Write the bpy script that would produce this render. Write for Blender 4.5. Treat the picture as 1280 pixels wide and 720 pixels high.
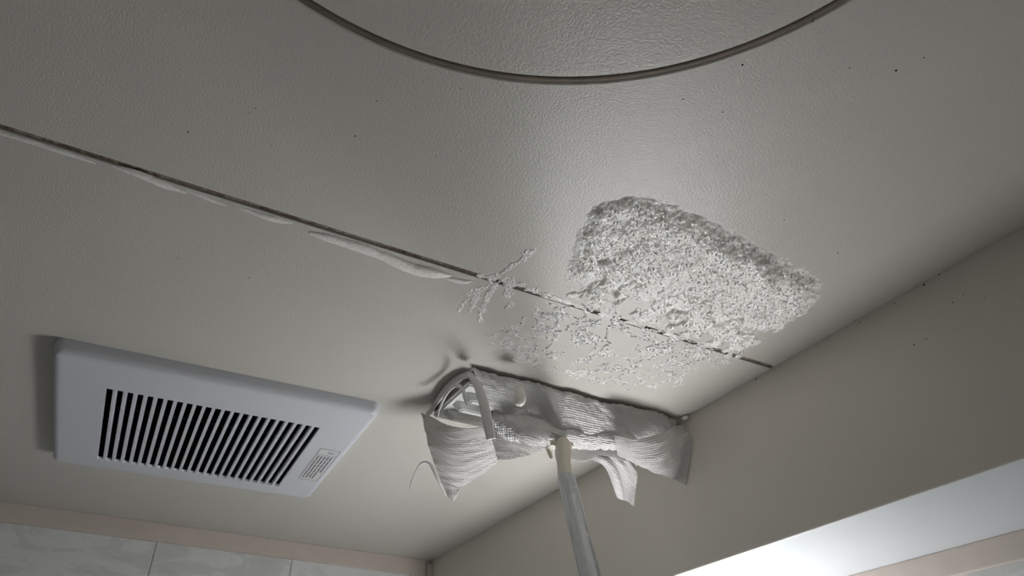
import bpy, bmesh, math, random
import numpy as np
from mathutils import Vector, Matrix

random.seed(7)
rng = np.random.default_rng(7)
scene = bpy.context.scene
for o in list(bpy.data.objects):
    bpy.data.objects.remove(o)
COL = scene.collection

# ------------------------------------------------------------------ camera
CAMZ = 1.65                       # eye height above the bathroom floor
F = 950.0                         # focal length for a 1280 px wide frame
PITCH = math.atan(643.0 / F)
YAW = math.atan(635.0 / math.hypot(F, 643.0))
cam_d = bpy.data.cameras.new('camera')
cam_d.sensor_width = 36.0
cam_d.lens = F / 1280.0 * 36.0
cam_d.clip_start = 0.01
cam = bpy.data.objects.new('camera', cam_d)
cam.location = (0, 0, CAMZ)
cam.rotation_euler = (math.pi / 2 + PITCH, 0, -YAW)
COL.objects.link(cam)
scene.camera = cam

# ------------------------------------------------------------------ world, exposure
world = bpy.data.worlds.new('world')
world.use_nodes = True
world.node_tree.nodes['Background'].inputs[0].default_value = (0.6, 0.65, 0.7, 1)
world.node_tree.nodes['Background'].inputs[1].default_value = 0.02
scene.world = world
scene.view_settings.view_transform = 'Standard'
scene.view_settings.look = 'None'
scene.view_settings.gamma = 1.0
scene.view_settings.use_curve_mapping = False
scene.view_settings.exposure = 0.0
LAMP_POS = (0.740, 0.89, 1.61)     # wall lamp under the bulkhead, below the frame
LAMP_STRENGTH = 30.0

# ------------------------------------------------------------------ measured layout (metres)
ZC = 2.10                         # ceiling
XB = 0.693                        # face of the dropped bulkhead
ZB = 1.897                        # its underside
XW = 0.900                        # right wall under the bulkhead
YBK = 1.635                       # back wall
XL, YF = -0.85, -0.55
SEAM = 0.5785
HATCH = (0.090, 0.077)
HATCH_R = 0.2744

_fw = np.array([math.sin(YAW), math.cos(YAW)])
_rt = np.array([_fw[1], -_fw[0]])
_R = np.array([[_rt[0], _rt[1], 0],
               [-math.sin(PITCH) * _fw[0], -math.sin(PITCH) * _fw[1], math.cos(PITCH)],
               [math.cos(PITCH) * _fw[0], math.cos(PITCH) * _fw[1], math.sin(PITCH)]])


def _ray(x, y):
    return np.array([x - 640.0, 360.0 - y, F]) @ _R


def atZ(x, y, z=ZC):              # photo measurement -> point on a horizontal plane
    d = _ray(x, y)
    p = d * ((z - CAMZ) / d[2])
    return np.array([p[0], p[1], z])


def atY(x, y, Y, xmax=0.6905):    # photo measurement -> point on an upright plane
    d = _ray(x, y)
    p = d * (Y / d[1])
    if p[0] > xmax:
        p = d * (xmax / d[0])
    return np.array([p[0], p[1], p[2] + CAMZ])


def atX(x, y, X):                 # photo measurement -> point on an upright plane facing left
    d = _ray(x, y)
    p = d * (X / d[0])
    return np.array([p[0], p[1], p[2] + CAMZ])


# ------------------------------------------------------------------ materials
def new_mat(name):
    m = bpy.data.materials.new(name)
    m.use_nodes = True
    nt = m.node_tree
    b = nt.nodes['Principled BSDF']
    return m, nt, b


def N(nt, kind, **kw):
    n = nt.nodes.new(kind)
    for k, v in kw.items():
        if k in n.inputs.keys():
            n.inputs[k].default_value = v
        else:
            setattr(n, k, v)
    return n


def ramp(nt, stops):
    r = nt.nodes.new('ShaderNodeValToRGB')
    while len(r.color_ramp.elements) < len(stops):
        r.color_ramp.elements.new(0.5)
    for e, (p, c) in zip(r.color_ramp.elements, stops):
        e.position = p
        e.color = (*c, 1)
    return r


def simple(name, col, rough=0.5, metal=0.0, spec=0.5, bump=None, var=0.0, vscale=20):
    m, nt, b = new_mat(name)
    b.inputs['Base Color'].default_value = (*col, 1)
    b.inputs['Roughness'].default_value = rough
    b.inputs['Metallic'].default_value = metal
    b.inputs['Specular IOR Level'].default_value = spec
    tc = N(nt, 'ShaderNodeTexCoord')
    if var:
        nz = N(nt, 'ShaderNodeTexNoise', Scale=vscale, Detail=4.0)
        nt.links.new(tc.outputs['Object'], nz.inputs['Vector'])
        r = ramp(nt, [(0.3, tuple(c * (1 - var) for c in col)), (0.7, tuple(min(1, c * (1 + var)) for c in col))])
        nt.links.new(nz.outputs['Fac'], r.inputs[0])
        nt.links.new(r.outputs[0], b.inputs['Base Color'])
    if bump:
        sc, st, di = bump
        nz = N(nt, 'ShaderNodeTexNoise', Scale=sc, Detail=3.0)
        nt.links.new(tc.outputs['Object'], nz.inputs['Vector'])
        bp = N(nt, 'ShaderNodeBump', Strength=st, Distance=di)
        nt.links.new(nz.outputs['Fac'], bp.inputs['Height'])
        nt.links.new(bp.outputs[0], b.inputs['Normal'])
    return m


M = {}
M['ceiling'] = simple('ceiling_sheet', (0.568, 0.550, 0.502), 0.36, bump=(560, 0.52, 0.0009), var=0.02, vscale=6)
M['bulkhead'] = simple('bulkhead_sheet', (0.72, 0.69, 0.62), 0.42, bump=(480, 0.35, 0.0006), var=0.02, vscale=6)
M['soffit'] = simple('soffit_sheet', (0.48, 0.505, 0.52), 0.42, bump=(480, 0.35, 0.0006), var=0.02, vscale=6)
M['trim'] = simple('peach_trim', (0.50, 0.44, 0.39), 0.4, bump=(300, 0.1, 0.0005), var=0.04, vscale=30)
M['vent'] = simple('vent_plastic', (0.60, 0.62, 0.66), 0.38, bump=(900, 0.12, 0.0003))
M['dark'] = simple('dark_cavity', (0.012, 0.013, 0.014), 0.7, var=0.2)
M['ribbon'] = simple('mop_plastic', (0.74, 0.74, 0.71), 0.35, var=0.03)
M['cream'] = simple('cream_plastic', (0.72, 0.67, 0.55), 0.38, var=0.06, vscale=60)
M['sponge'] = simple('mop_pad', (0.30, 0.29, 0.27), 0.9, bump=(900, 0.6, 0.002))
M['sticker'] = simple('sticker_paper', (0.66, 0.67, 0.68), 0.45, var=0.02)
M['ink'] = simple('sticker_ink', (0.17, 0.17, 0.18), 0.6, var=0.1)
M['mould'] = simple('mould', (0.02, 0.018, 0.015), 0.8, var=0.3)
M['gap'] = simple('hatch_gap', (0.15, 0.122, 0.09), 0.7, var=0.15, vscale=40)
M['floor'] = simple('bath_floor', (0.11, 0.11, 0.115), 0.6, bump=(60, 0.2, 0.002), var=0.05)
M['dark_wall'] = simple('dark_wall_panel', (0.20, 0.19, 0.185), 0.4, var=0.08, vscale=8)  # dark tone chosen to cut bounce light from the unseen left wall
M['chrome'] = simple('lamp_metal', (0.75, 0.75, 0.76), 0.2, metal=1.0, var=0.03)


def mat_marble():
    m, nt, b = new_mat('marble_panel')
    tc = N(nt, 'ShaderNodeTexCoord')
    mp = N(nt, 'ShaderNodeMapping')
    mp.inputs['Rotation'].default_value = (0.5, 0.35, 0.4)
    mp.inputs['Scale'].default_value = (1, 1, 2.4)
    nt.links.new(tc.outputs['Object'], mp.inputs['Vector'])
    nz = N(nt, 'ShaderNodeTexNoise', Scale=9.0, Detail=9.0, Roughness=0.62, Distortion=1.1)
    nt.links.new(mp.outputs[0], nz.inputs['Vector'])
    r = ramp(nt, [(0.30, (0.47, 0.48, 0.465)), (0.47, (0.53, 0.54, 0.52)), (0.52, (0.60, 0.61, 0.595)), (0.75, (0.55, 0.56, 0.54))])
    nt.links.new(nz.outputs['Fac'], r.inputs[0])
    nt.links.new(r.outputs[0], b.inputs['Base Color'])
    b.inputs['Roughness'].default_value = 0.32
    bp = N(nt, 'ShaderNodeBump', Strength=0.25, Distance=0.001)
    nt.links.new(nz.outputs['Fac'], bp.inputs['Height'])
    nt.links.new(bp.outputs[0], b.inputs['Normal'])
    return m


M['marble'] = mat_marble()


def mat_sealant():
    m, nt, b = new_mat('grimy_sealant')
    tc = N(nt, 'ShaderNodeTexCoord')
    nz = N(nt, 'ShaderNodeTexNoise', Scale=190.0, Detail=5.0, Roughness=0.7)
    nt.links.new(tc.outputs['Object'], nz.inputs['Vector'])
    n2 = N(nt, 'ShaderNodeTexNoise', Scale=14.0, Detail=2.0)
    nt.links.new(tc.outputs['Object'], n2.inputs['Vector'])
    ad = N(nt, 'ShaderNodeMath', operation='MULTIPLY_ADD')
    nt.links.new(n2.outputs['Fac'], ad.inputs[0])
    ad.inputs[1].default_value = 0.5
    nt.links.new(nz.outputs['Fac'], ad.inputs[2])
    r = ramp(nt, [(0.55, (0.035, 0.028, 0.022)), (0.70, (0.15, 0.105, 0.07)), (0.86, (0.28, 0.25, 0.21))])
    nt.links.new(ad.outputs[0], r.inputs[0])
    nt.links.new(r.outputs[0], b.inputs['Base Color'])
    b.inputs['Roughness'].default_value = 0.75
    bp = N(nt, 'ShaderNodeBump', Strength=0.7, Distance=0.001)
    nt.links.new(nz.outputs['Fac'], bp.inputs['Height'])
    nt.links.new(bp.outputs[0], b.inputs['Normal'])
    return m


M['sealant'] = mat_sealant()


def mat_foam(name='soap_foam', sss=0.5, col=(0.90, 0.88, 0.835)):
    m, nt, b = new_mat(name)
    b.inputs['Base Color'].default_value = (*col, 1)
    b.inputs['Roughness'].default_value = 0.28
    b.inputs['Subsurface Weight'].default_value = sss
    b.inputs['Subsurface Radius'].default_value = (0.007, 0.0066, 0.006)
    b.inputs['Subsurface Scale'].default_value = 1.0
    tc = N(nt, 'ShaderNodeTexCoord')
    vo = N(nt, 'ShaderNodeTexVoronoi', Scale=620.0)
    nt.links.new(tc.outputs['Object'], vo.inputs['Vector'])
    bp = N(nt, 'ShaderNodeBump', Strength=0.35, Distance=0.0010)
    bp.invert = True
    nt.links.new(vo.outputs['Distance'], bp.inputs['Height'])
    nt.links.new(bp.outputs[0], b.inputs['Normal'])
    return m


M['foam'] = mat_foam()
M['foam_thin'] = mat_foam('thin_foam', 0.0, (0.78, 0.765, 0.725))
M['bubble'] = simple('bubble_skin', (0.92, 0.92, 0.92), 0.08, spec=0.8, var=0.03)


def mat_cloth(name='cotton_gauze', thin=0.18):
    m, nt, b = new_mat(name)
    tc = N(nt, 'ShaderNodeTexCoord')
    uv = tc.outputs['UV']
    w1 = N(nt, 'ShaderNodeTexWave', Scale=95.0, Distortion=2.0)
    w1.bands_direction = 'X'
    w1.inputs['Detail'].default_value = 1.0
    w2 = N(nt, 'ShaderNodeTexWave', Scale=95.0, Distortion=2.0)
    w2.bands_direction = 'Y'
    nt.links.new(uv, w1.inputs['Vector'])
    nt.links.new(uv, w2.inputs['Vector'])
    mp = N(nt, 'ShaderNodeMapping')
    mp.inputs['Scale'].default_value = (26, 130, 1)
    nt.links.new(uv, mp.inputs['Vector'])
    nz = N(nt, 'ShaderNodeTexNoise', Scale=1.0, Detail=3.0)
    nt.links.new(mp.outputs[0], nz.inputs['Vector'])
    big = N(nt, 'ShaderNodeTexNoise', Scale=16.0, Detail=3.0)
    nt.links.new(tc.outputs['Object'], big.inputs['Vector'])
    r = ramp(nt, [(0.30, (0.80, 0.785, 0.765)), (0.68, (0.91, 0.90, 0.89))])
    nt.links.new(big.outputs['Fac'], r.inputs[0])
    nt.links.new(r.outputs[0], b.inputs['Base Color'])
    ad = N(nt, 'ShaderNodeMath', operation='ADD')
    nt.links.new(w1.outputs['Fac'], ad.inputs[0])
    nt.links.new(w2.outputs['Fac'], ad.inputs[1])
    a2 = N(nt, 'ShaderNodeMath', operation='MULTIPLY_ADD')
    nt.links.new(nz.outputs['Fac'], a2.inputs[0])
    a2.inputs[1].default_value = 7.0
    nt.links.new(ad.outputs[0], a2.inputs[2])
    bp = N(nt, 'ShaderNodeBump', Strength=0.7, Distance=0.0012)
    nt.links.new(a2.outputs[0], bp.inputs['Height'])
    nt.links.new(bp.outputs[0], b.inputs['Normal'])
    b.inputs['Roughness'].default_value = 0.85
    b.inputs['Specular IOR Level'].default_value = 0.2
    tr = N(nt, 'ShaderNodeBsdfTranslucent')
    tr.inputs['Color'].default_value = (0.90, 0.89, 0.87, 1)
    mx = N(nt, 'ShaderNodeMixShader')
    mx.inputs[0].default_value = thin
    out = nt.nodes['Material Output']
    nt.links.new(b.outputs[0], mx.inputs[1])
    nt.links.new(tr.outputs[0], mx.inputs[2])
    nt.links.new(mx.outputs[0], out.inputs['Surface'])
    return m


M['cloth'] = mat_cloth()
M['cloth_thin'] = mat_cloth('single_layer_gauze', 0.5)


def mat_pole():
    m, nt, b = new_mat('worn_aluminium')
    tc = N(nt, 'ShaderNodeTexCoord')
    mp = N(nt, 'ShaderNodeMapping')
    mp.inputs['Scale'].default_value = (150, 150, 6)
    nt.links.new(tc.outputs['Object'], mp.inputs['Vector'])
    nz = N(nt, 'ShaderNodeTexNoise', Scale=1.0, Detail=6.0, Roughness=0.6, Distortion=0.3)
    nt.links.new(mp.outputs[0], nz.inputs['Vector'])
    r = ramp(nt, [(0.40, (0.40, 0.42, 0.45)), (0.50, (0.50, 0.52, 0.55)), (0.56, (0.66, 0.68, 0.70)), (0.7, (0.58, 0.60, 0.63))])
    nt.links.new(nz.outputs['Fac'], r.inputs[0])
    nt.links.new(r.outputs[0], b.inputs['Base Color'])
    n2 = N(nt, 'ShaderNodeTexNoise', Scale=70.0, Detail=5.0, Roughness=0.65, Distortion=1.2)
    m2 = N(nt, 'ShaderNodeMapping')
    m2.inputs['Scale'].default_value = (1.0, 1.0, 0.35)
    nt.links.new(tc.outputs['Object'], m2.inputs['Vector'])
    nt.links.new(m2.outputs[0], n2.inputs['Vector'])
    r2 = ramp(nt, [(0.52, (0, 0, 0)), (0.56, (0.7, 0.7, 0.7))])
    nt.links.new(n2.outputs['Fac'], r2.inputs[0])
    mxc = N(nt, 'ShaderNodeMix', data_type='RGBA')
    nt.links.new(r2.outputs[0], mxc.inputs[0])
    nt.links.new(r.outputs[0], mxc.inputs[6])
    mxc.inputs[7].default_value = (0.72, 0.73, 0.74, 1)
    nt.links.new(mxc.outputs[2], b.inputs['Base Color'])
    b.inputs['Metallic'].default_value = 0.15
    b.inputs['Roughness'].default_value = 0.38
    bp = N(nt, 'ShaderNodeBump', Strength=0.3, Distance=0.0006)
    nt.links.new(nz.outputs['Fac'], bp.inputs['Height'])
    nt.links.new(bp.outputs[0], b.inputs['Normal'])
    return m


M['pole'] = mat_pole()


def mat_lamp():
    m, nt, b = new_mat('opal_glass_lit')
    b.inputs['Base Color'].default_value = (0.9, 0.9, 0.9, 1)
    b.inputs['Emission Color'].default_value = (0.985, 0.980, 0.995, 1)
    b.inputs['Emission Strength'].default_value = LAMP_STRENGTH
    return m


M['lamp'] = mat_lamp()
M['fill_pane'] = simple('frosted_fill_glow', (0.7, 0.71, 0.72), 0.5, var=0.02)
M['fill_pane'].node_tree.nodes['Principled BSDF'].inputs['Emission Color'].default_value = (1.0, 0.98, 0.95, 1)
M['fill_pane'].node_tree.nodes['Principled BSDF'].inputs['Emission Strength'].default_value = 0.3  # glow added for soft fill, no known source behind it


# ------------------------------------------------------------------ mesh helpers
def link(name, me, mat, parent=None, smooth=False):
    o = bpy.data.objects.new(name, me)
    COL.objects.link(o)
    if mat and not me.materials:
        me.materials.append(M[mat])
    if parent:
        o.parent = parent
    if smooth:
        me.polygons.foreach_set('use_smooth', np.ones(len(me.polygons), dtype=bool))
    return o


def pyd(name, v, f, mat, parent=None, smooth=False):
    me = bpy.data.meshes.new(name)
    me.from_pydata([tuple(map(float, p)) for p in v], [], [tuple(int(i) for i in q) for q in f])
    me.update()
    return link(name, me, mat, parent, smooth)


def bm_obj(name, bm, mat, parent=None, smooth=False):
    me = bpy.data.meshes.new(name)
    bm.to_mesh(me)
    bm.free()
    return link(name, me, mat, parent, smooth)


def box_bm(bm, x0, x1, y0, y1, z0, z1):
    g = bmesh.ops.create_cube(bm, size=1.0)
    for v in g['verts']:
        v.co = Vector((x0 + (v.co.x + .5) * (x1 - x0), y0 + (v.co.y + .5) * (y1 - y0), z0 + (v.co.z + .5) * (z1 - z0)))
    return g['verts']


def box(name, x0, x1, y0, y1, z0, z1, mat, parent=None, bevel=0.0, seg=2):
    bm = bmesh.new()
    box_bm(bm, x0, x1, y0, y1, z0, z1)
    if bevel:
        bmesh.ops.bevel(bm, geom=bm.edges[:], offset=bevel, segments=seg, profile=0.6, affect='EDGES')
    return bm_obj(name, bm, mat, parent, smooth=False)


def struct(o, label, cat):
    o['kind'] = 'structure'
    o['label'] = label
    o['category'] = cat
    return o


def thing(name, loc, label, cat, group=None, kind=None):
    o = bpy.data.objects.new(name, None)
    o.location = loc
    o.empty_display_size = 0.05
    COL.objects.link(o)
    return tag(o, label, cat, group, kind)


def tag(o, label, cat, group=None, kind=None):
    o['label'] = label
    o['category'] = cat
    if group:
        o['group'] = group
    if kind:
        o['kind'] = kind
    return o


def child_of(o, parent):          # parts are built in world coordinates
    o.parent = parent
    o.matrix_parent_inverse = Matrix.Translation(-Vector(parent.location))
    return o


def crom(P, n):                   # Catmull-Rom resampling along axis 0
    P = np.asarray(P, float)
    k = len(P)
    ext = np.concatenate([2 * P[:1] - P[1:2], P, 2 * P[-1:] - P[-2:-1]])
    t = np.linspace(0, k - 1 - 1e-9, n)
    i = t.astype(int)
    u = (t - i).reshape((-1,) + (1,) * (P.ndim - 1))
    a, b, c, d = ext[i], ext[i + 1], ext[i + 2], ext[i + 3]
    return 0.5 * ((2 * b) + (c - a) * u + (2 * a - 5 * b + 4 * c - d) * u ** 2 + (3 * b - a - 3 * c + d) * u ** 3)


def tube(name, pts, rad, mat, parent=None, nseg=40, sides=10, flat=1.0, flat_dir=None, closed_caps=True):
    """A tube along a smooth path; rad is one number or one per point; flat squeezes the section."""
    P = crom(pts, nseg)
    r = crom(np.atleast_1d(rad) if np.ndim(rad) else np.full(len(pts), rad), nseg)
    T = np.gradient(P, axis=0)
    T /= np.linalg.norm(T, axis=1)[:, None]
    up = np.array(flat_dir if flat_dir is not None else (0, 0, 1.0), float)
    v, f = [], []
    for i in range(nseg):
        s = np.cross(T[i], up)
        if np.linalg.norm(s) < 1e-4:
            s = np.cross(T[i], (1, 0, 0))
        s /= np.linalg.norm(s)
        n = np.cross(s, T[i])
        for k in range(sides):
            a = 2 * math.pi * k / sides
            v.append(P[i] + s * math.cos(a) * r[i] * flat + n * math.sin(a) * r[i])
    for i in range(nseg - 1):
        for k in range(sides):
            k2 = (k + 1) % sides
            f.append((i * sides + k, i * sides + k2, (i + 1) * sides + k2, (i + 1) * sides + k))
    f.append(tuple(range(sides))[::-1])
    f.append(tuple((nseg - 1) * sides + k for k in range(sides)))
    o = pyd(name, v, f, mat, None, True)
    if parent:
        child_of(o, parent)
    return o


# ------------------------------------------------------------------ numpy noise
def _h(ix, iy, s):
    n = (ix.astype(np.int64) * 374761393 + iy.astype(np.int64) * 668265263 + s * 974711) & 0x7fffffff
    n = ((n ^ (n >> 13)) * 1274126177) & 0x7fffffff
    return ((n ^ (n >> 16)) & 0xffff) / 65535.0


def vnoise(x, y, s=0):
    x, y = np.broadcast_arrays(np.asarray(x, float), np.asarray(y, float))
    ix, iy = np.floor(x), np.floor(y)
    fx, fy = x - ix, y - iy
    fx, fy = fx * fx * (3 - 2 * fx), fy * fy * (3 - 2 * fy)
    a, b = _h(ix, iy, s), _h(ix + 1, iy, s)
    c, d = _h(ix, iy + 1, s), _h(ix + 1, iy + 1, s)
    return (a * (1 - fx) + b * fx) * (1 - fy) + (c * (1 - fx) + d * fx) * fy


def fbm(x, y, o=4, s=0):
    t, a, w = 0, 1.0, 0
    for k in range(o):
        t = t + a * vnoise(x * 2 ** k + 17.3 * k, y * 2 ** k - 9.1 * k, s + k)
        w += a
        a *= 0.5
    return t / w


def worley(x, y, s=0):
    ix, iy = np.floor(x), np.floor(y)
    best = np.full(x.shape, 9.0)
    for dx in (-1, 0, 1):
        for dy in (-1, 0, 1):
            cx, cy = ix + dx, iy + dy
            px, py = cx + _h(cx, cy, s), cy + _h(cx, cy, s + 51)
            best = np.minimum(best, (px - x) ** 2 + (py - y) ** 2)
    return np.sqrt(best)


def poly_sd(x, y, poly):          # signed distance, positive inside
    p = np.asarray(poly)
    q = np.roll(p, -1, axis=0)
    d = np.full(x.shape, 1e9)
    ins = np.zeros(x.shape, bool)
    for (ax, ay), (bx, by) in zip(p, q):
        ex, ey = bx - ax, by - ay
        t = np.clip(((x - ax) * ex + (y - ay) * ey) / (ex * ex + ey * ey + 1e-12), 0, 1)
        d = np.minimum(d, np.hypot(x - ax - t * ex, y - ay - t * ey))
        c = ((ay > y) != (by > y)) & (x < (bx - ax) * (y - ay) / (by - ay + 1e-12) + ax)
        ins ^= c
    return np.where(ins, d, -d)


def sst(a, b, x):
    t = np.clip((x - a) / (b - a), 0, 1)
    return t * t * (3 - 2 * t)


def field_mesh(name, X, Y, Hh, mat='foam', lift=0.0005, eps=1e-4):
    """Foam clinging under the ceiling: a height field hanging down, only where there is foam."""
    ny, nx = X.shape
    idx = np.arange(nx * ny).reshape(ny, nx)
    quad = np.stack([idx[:-1, :-1], idx[1:, :-1], idx[1:, 1:], idx[:-1, 1:]], -1).reshape(-1, 4)
    keep = (Hh.ravel()[quad] > eps).any(1)
    quad = quad[keep]
    used = np.unique(quad)
    remap = np.full(nx * ny, -1)
    remap[used] = np.arange(len(used))
    quad = remap[quad]
    co = np.stack([X.ravel()[used], Y.ravel()[used], ZC + lift - Hh.ravel()[used]], -1)
    me = bpy.data.meshes.new(name)
    me.vertices.add(len(co))
    me.vertices.foreach_set('co', co.astype(np.float32).ravel())
    me.loops.add(len(quad) * 4)
    me.loops.foreach_set('vertex_index', quad.astype(np.int32).ravel())
    me.polygons.add(len(quad))
    me.polygons.foreach_set('loop_start', (np.arange(len(quad)) * 4).astype(np.int32))
    me.update(calc_edges=True)
    me.validate()
    return link(name, me, mat, None, True)


# ================================================================== THE ROOM
floor = struct(box('floor', XL, XW, YF, YBK, -0.04, 0.0, 'floor'), 'grey bathroom floor far below the ceiling', 'floor')

# ---- ceiling: two sheet panels with a groove between them, round hatch hole, vent hole
ceil = bpy.data.objects.new('ceiling', None)
ceil.location = (0, 0, ZC)
COL.objects.link(ceil)
struct(ceil, 'off white textured bathroom ceiling of two sheet panels', 'ceiling')
G0, G1 = SEAM - 0.0034, SEAM + 0.0040
TH = 0.012


def panel_with_hole():
    cx, cy = HATCH
    r = HATCH_R + 0.0042
    x0, x1, y0, y1 = XL, XB, YF, G0
    angs = [2 * math.pi * k / 192 for k in range(192)]
    angs += [math.atan2(yy - cy, xx - cx) % (2 * math.pi) for xx in (x0, x1) for yy in (y0, y1)]
    angs = sorted(angs)
    v, f = [], []
    for a in angs:
        c, s = math.cos(a), math.sin(a)
        t = min(((x1 - cx) / c if c > 1e-9 else (x0 - cx) / c if c < -1e-9 else 9e9),
                ((y1 - cy) / s if s > 1e-9 else (y0 - cy) / s if s < -1e-9 else 9e9))
        v += [(cx + r * c, cy + r * s, ZC), (cx + (r + .0012) * c, cy + (r + .0012) * s, ZC), (cx + t * c, cy + t * s, ZC),
              (cx + r * c, cy + r * s, ZC + TH), (cx + t * c, cy + t * s, ZC + TH)]
        # the inner lip is eased a little
        v[-5] = (cx + r * c, cy + r * s, ZC + 0.0008)
    n = len(angs)
    for i in range(n):
        j = (i + 1) % n
        a, b = i * 5, j * 5
        f += [(a, b, b + 1, a + 1), (a + 1, b + 1, b + 2, a + 2), (a + 3, b + 3, b, a), (a + 2, b + 2, b + 4, a + 4), (a + 4, b + 4, b + 3, a + 3)]
    o = pyd('ceiling_panel', v, f, 'ceiling')
    return child_of(o, ceil)


panel_with_hole()


def panel_far(hx0, hx1, hy0, hy1):
    bm = bmesh.new()
    for (a, b, c, d) in ((XL, hx0, G1, YBK), (hx1, XB, G1, YBK), (hx0, hx1, G1, hy0), (hx0, hx1, hy1, YBK)):
        box_bm(bm, a, b, c, d, ZC, ZC + TH)
    bmesh.ops.remove_doubles(bm, verts=bm.verts[:], dist=1e-5)
    return child_of(bm_obj('ceiling_panel', bm, 'ceiling'), ceil)


# sealant bead recessed in the groove
sl = []
n = 260
for i in range(n):
    x = XL + (XB - XL) * i / (n - 1)
    d = 0.0014 + 0.0007 * float(vnoise(np.array([x * 45.]), np.array([3.3]), 5)[0])
    sl += [(x, G0 - 0.0002, ZC + d + 0.0004), (x, SEAM, ZC + d), (x, G1 + 0.0002, ZC + d + 0.0004)]
fl = []
for i in range(n - 1):
    a = i * 3
    fl += [(a, a + 3, a + 4, a + 1), (a + 1, a + 4, a + 5, a + 2)]
so = child_of(pyd('seam_sealant', sl, fl, 'sealant', None, True), ceil)
so['label'] = 'grimy brown sealant line in the ceiling seam'

# ---- round access hatch
hx, hy = HATCH
hatch = thing('ceiling_hatch', (hx, hy, ZC), 'large round flush access hatch in the ceiling with dark gap around it', 'hatch')


def ring(name, prof, mat, parent, seg=192, smooth=True):
    v, f = [], []
    m = len(prof)
    for k in range(seg):
        a = 2 * math.pi * k / seg
        for (r, z) in prof:
            v.append((hx + r * math.cos(a), hy + r * math.sin(a), z))
    for k in range(seg):
        k2 = (k + 1) % seg
        for j in range(m - 1):
            f.append((k * m + j, k * m + j + 1, k2 * m + j + 1, k2 * m + j))
    o = pyd(name, v, f, mat, None, smooth)
    return child_of(o, parent)


R0 = HATCH_R - 0.0030
bm = bmesh.new()
c_ = bm.verts.new((hx, hy, ZC - 0.0010))
SEG = 192
rings = []
for (r, z) in ((R0 - 0.006, ZC - 0.0010), (R0 - 0.0008, ZC - 0.0009), (R0, ZC - 0.0001), (R0, ZC + 0.010)):
    rings.append([bm.verts.new((hx + r * math.cos(2 * math.pi * k / SEG), hy + r * math.sin(2 * math.pi * k / SEG), z)) for k in range(SEG)])
for k in range(SEG):
    k2 = (k + 1) % SEG
    bm.faces.new((c_, rings[0][k2], rings[0][k]))
    for a, b in zip(rings[:-1], rings[1:]):
        bm.faces.new((a[k], a[k2], b[k2], b[k]))
lid = child_of(bm_obj('lid', bm, 'ceiling'), hatch)
ring('frame_ring', [(R0 - 0.012, ZC + 0.010), (HATCH_R + 0.012, ZC + 0.010), (HATCH_R + 0.012, ZC + 0.0125), (R0 - 0.012, ZC + 0.0125)], 'dark', hatch)
ring('gasket', [(R0 + 0.0012, ZC + 0.0100), (R0 + 0.0012, ZC + 0.0016), (HATCH_R + 0.0042, ZC + 0.0010), (HATCH_R + 0.0042, ZC + 0.0100)], 'gap', hatch)['label'] = 'brown rubber gasket in the gap around the lid'

# ---- walls with panels
def wall(name, label, axis, at, a0, a1, z0, z1, outward, joints, face='marble'):
    """A backing wall with decor panels; axis 'x' = wall plane runs along x."""
    gap, proud = 0.0022, 0.0018
    w = thing(name, ((a0 + a1) / 2 if axis == 'x' else at, at if axis == 'x' else (a0 + a1) / 2, z0), label, 'wall', kind='structure')

    def bx(nm, p0, p1, d0, d1, zz0, zz1, mat, bevel=0):
        lo, hi = min(d0, d1), max(d0, d1)
        if axis == 'x':
            o = box(nm, p0, p1, lo, hi, zz0, zz1, mat, None, bevel, 1)
        else:
            o = box(nm, lo, hi, p0, p1, zz0, zz1, mat, None, bevel, 1)
        return child_of(o, w)
    bx('backing_board', a0, a1, at, at + outward * 0.04, z0, z1, 'trim')
    edges = [a0] + [j for j in sorted(joints) if a0 + .02 < j < a1 - .02] + [a1]
    for p, q in zip(edges[:-1], edges[1:]):
        bx('wall_panel', p + gap / 2, q - gap / 2, at + outward * 0.002, at - outward * proud, z0 + .001, z1 - 0.001, face, 0.0008)
    return w


TB = ZC - 0.0348                       # lower edge of the trim on the back wall
bj = [-0.143 + 0.2635 * k for k in range(-4, 8)]
wall('wall_back', 'pale marble patterned wall panels under the peach trim beside the vent', 'x', YBK, XL, XW, 0.0, TB + 0.002, 1, bj)
RT = ZB - 0.029
wall('wall_right', 'pale marble patterned wall below the bright underside of the bulkhead', 'y', XW, YF, YBK, 0.0, RT + 0.002, 1, [YBK - 0.2635 * k for k in range(1, 9)])
wall('wall_left', 'grey panelled wall on the far left side out of view', 'y', XL, YF, YBK, 0.0, TB, -1, [YBK - 0.2635 * k for k in range(1, 9)], 'dark_wall')
wall('wall_front', 'marble patterned wall behind the viewer out of view', 'x', YF, XL, XW, 0.0, TB, -1, bj)

struct(box('trim_1', XL, XB, YBK - 0.008, YBK + 0.03, TB, ZC, 'trim', None, 0.0012), 'peach moulding along the top of the back wall', 'trim')
struct(box('trim_2', XW - 0.009, XW + 0.03, YF, YBK, RT, ZB, 'trim', None, 0.0012), 'beige moulding below the bulkhead on the right wall', 'trim')
struct(box('trim_3', XL - 0.03, XL + 0.008, YF, YBK, TB, ZC, 'trim', None, 0.0012), 'peach moulding on the unseen left wall', 'trim')
struct(box('trim_4', XL, XB, YF - 0.03, YF + 0.008, TB, ZC, 'trim', None, 0.0012), 'peach moulding on the unseen front wall', 'trim')
struct(box('trim_5', XB - 0.012, XB + 0.0005, YBK - 0.020, YBK, ZC - 0.30, ZC - 0.0105, 'trim', None, 0.002), 'small upright peach corner strip where bulkhead meets back wall', 'trim')
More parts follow.
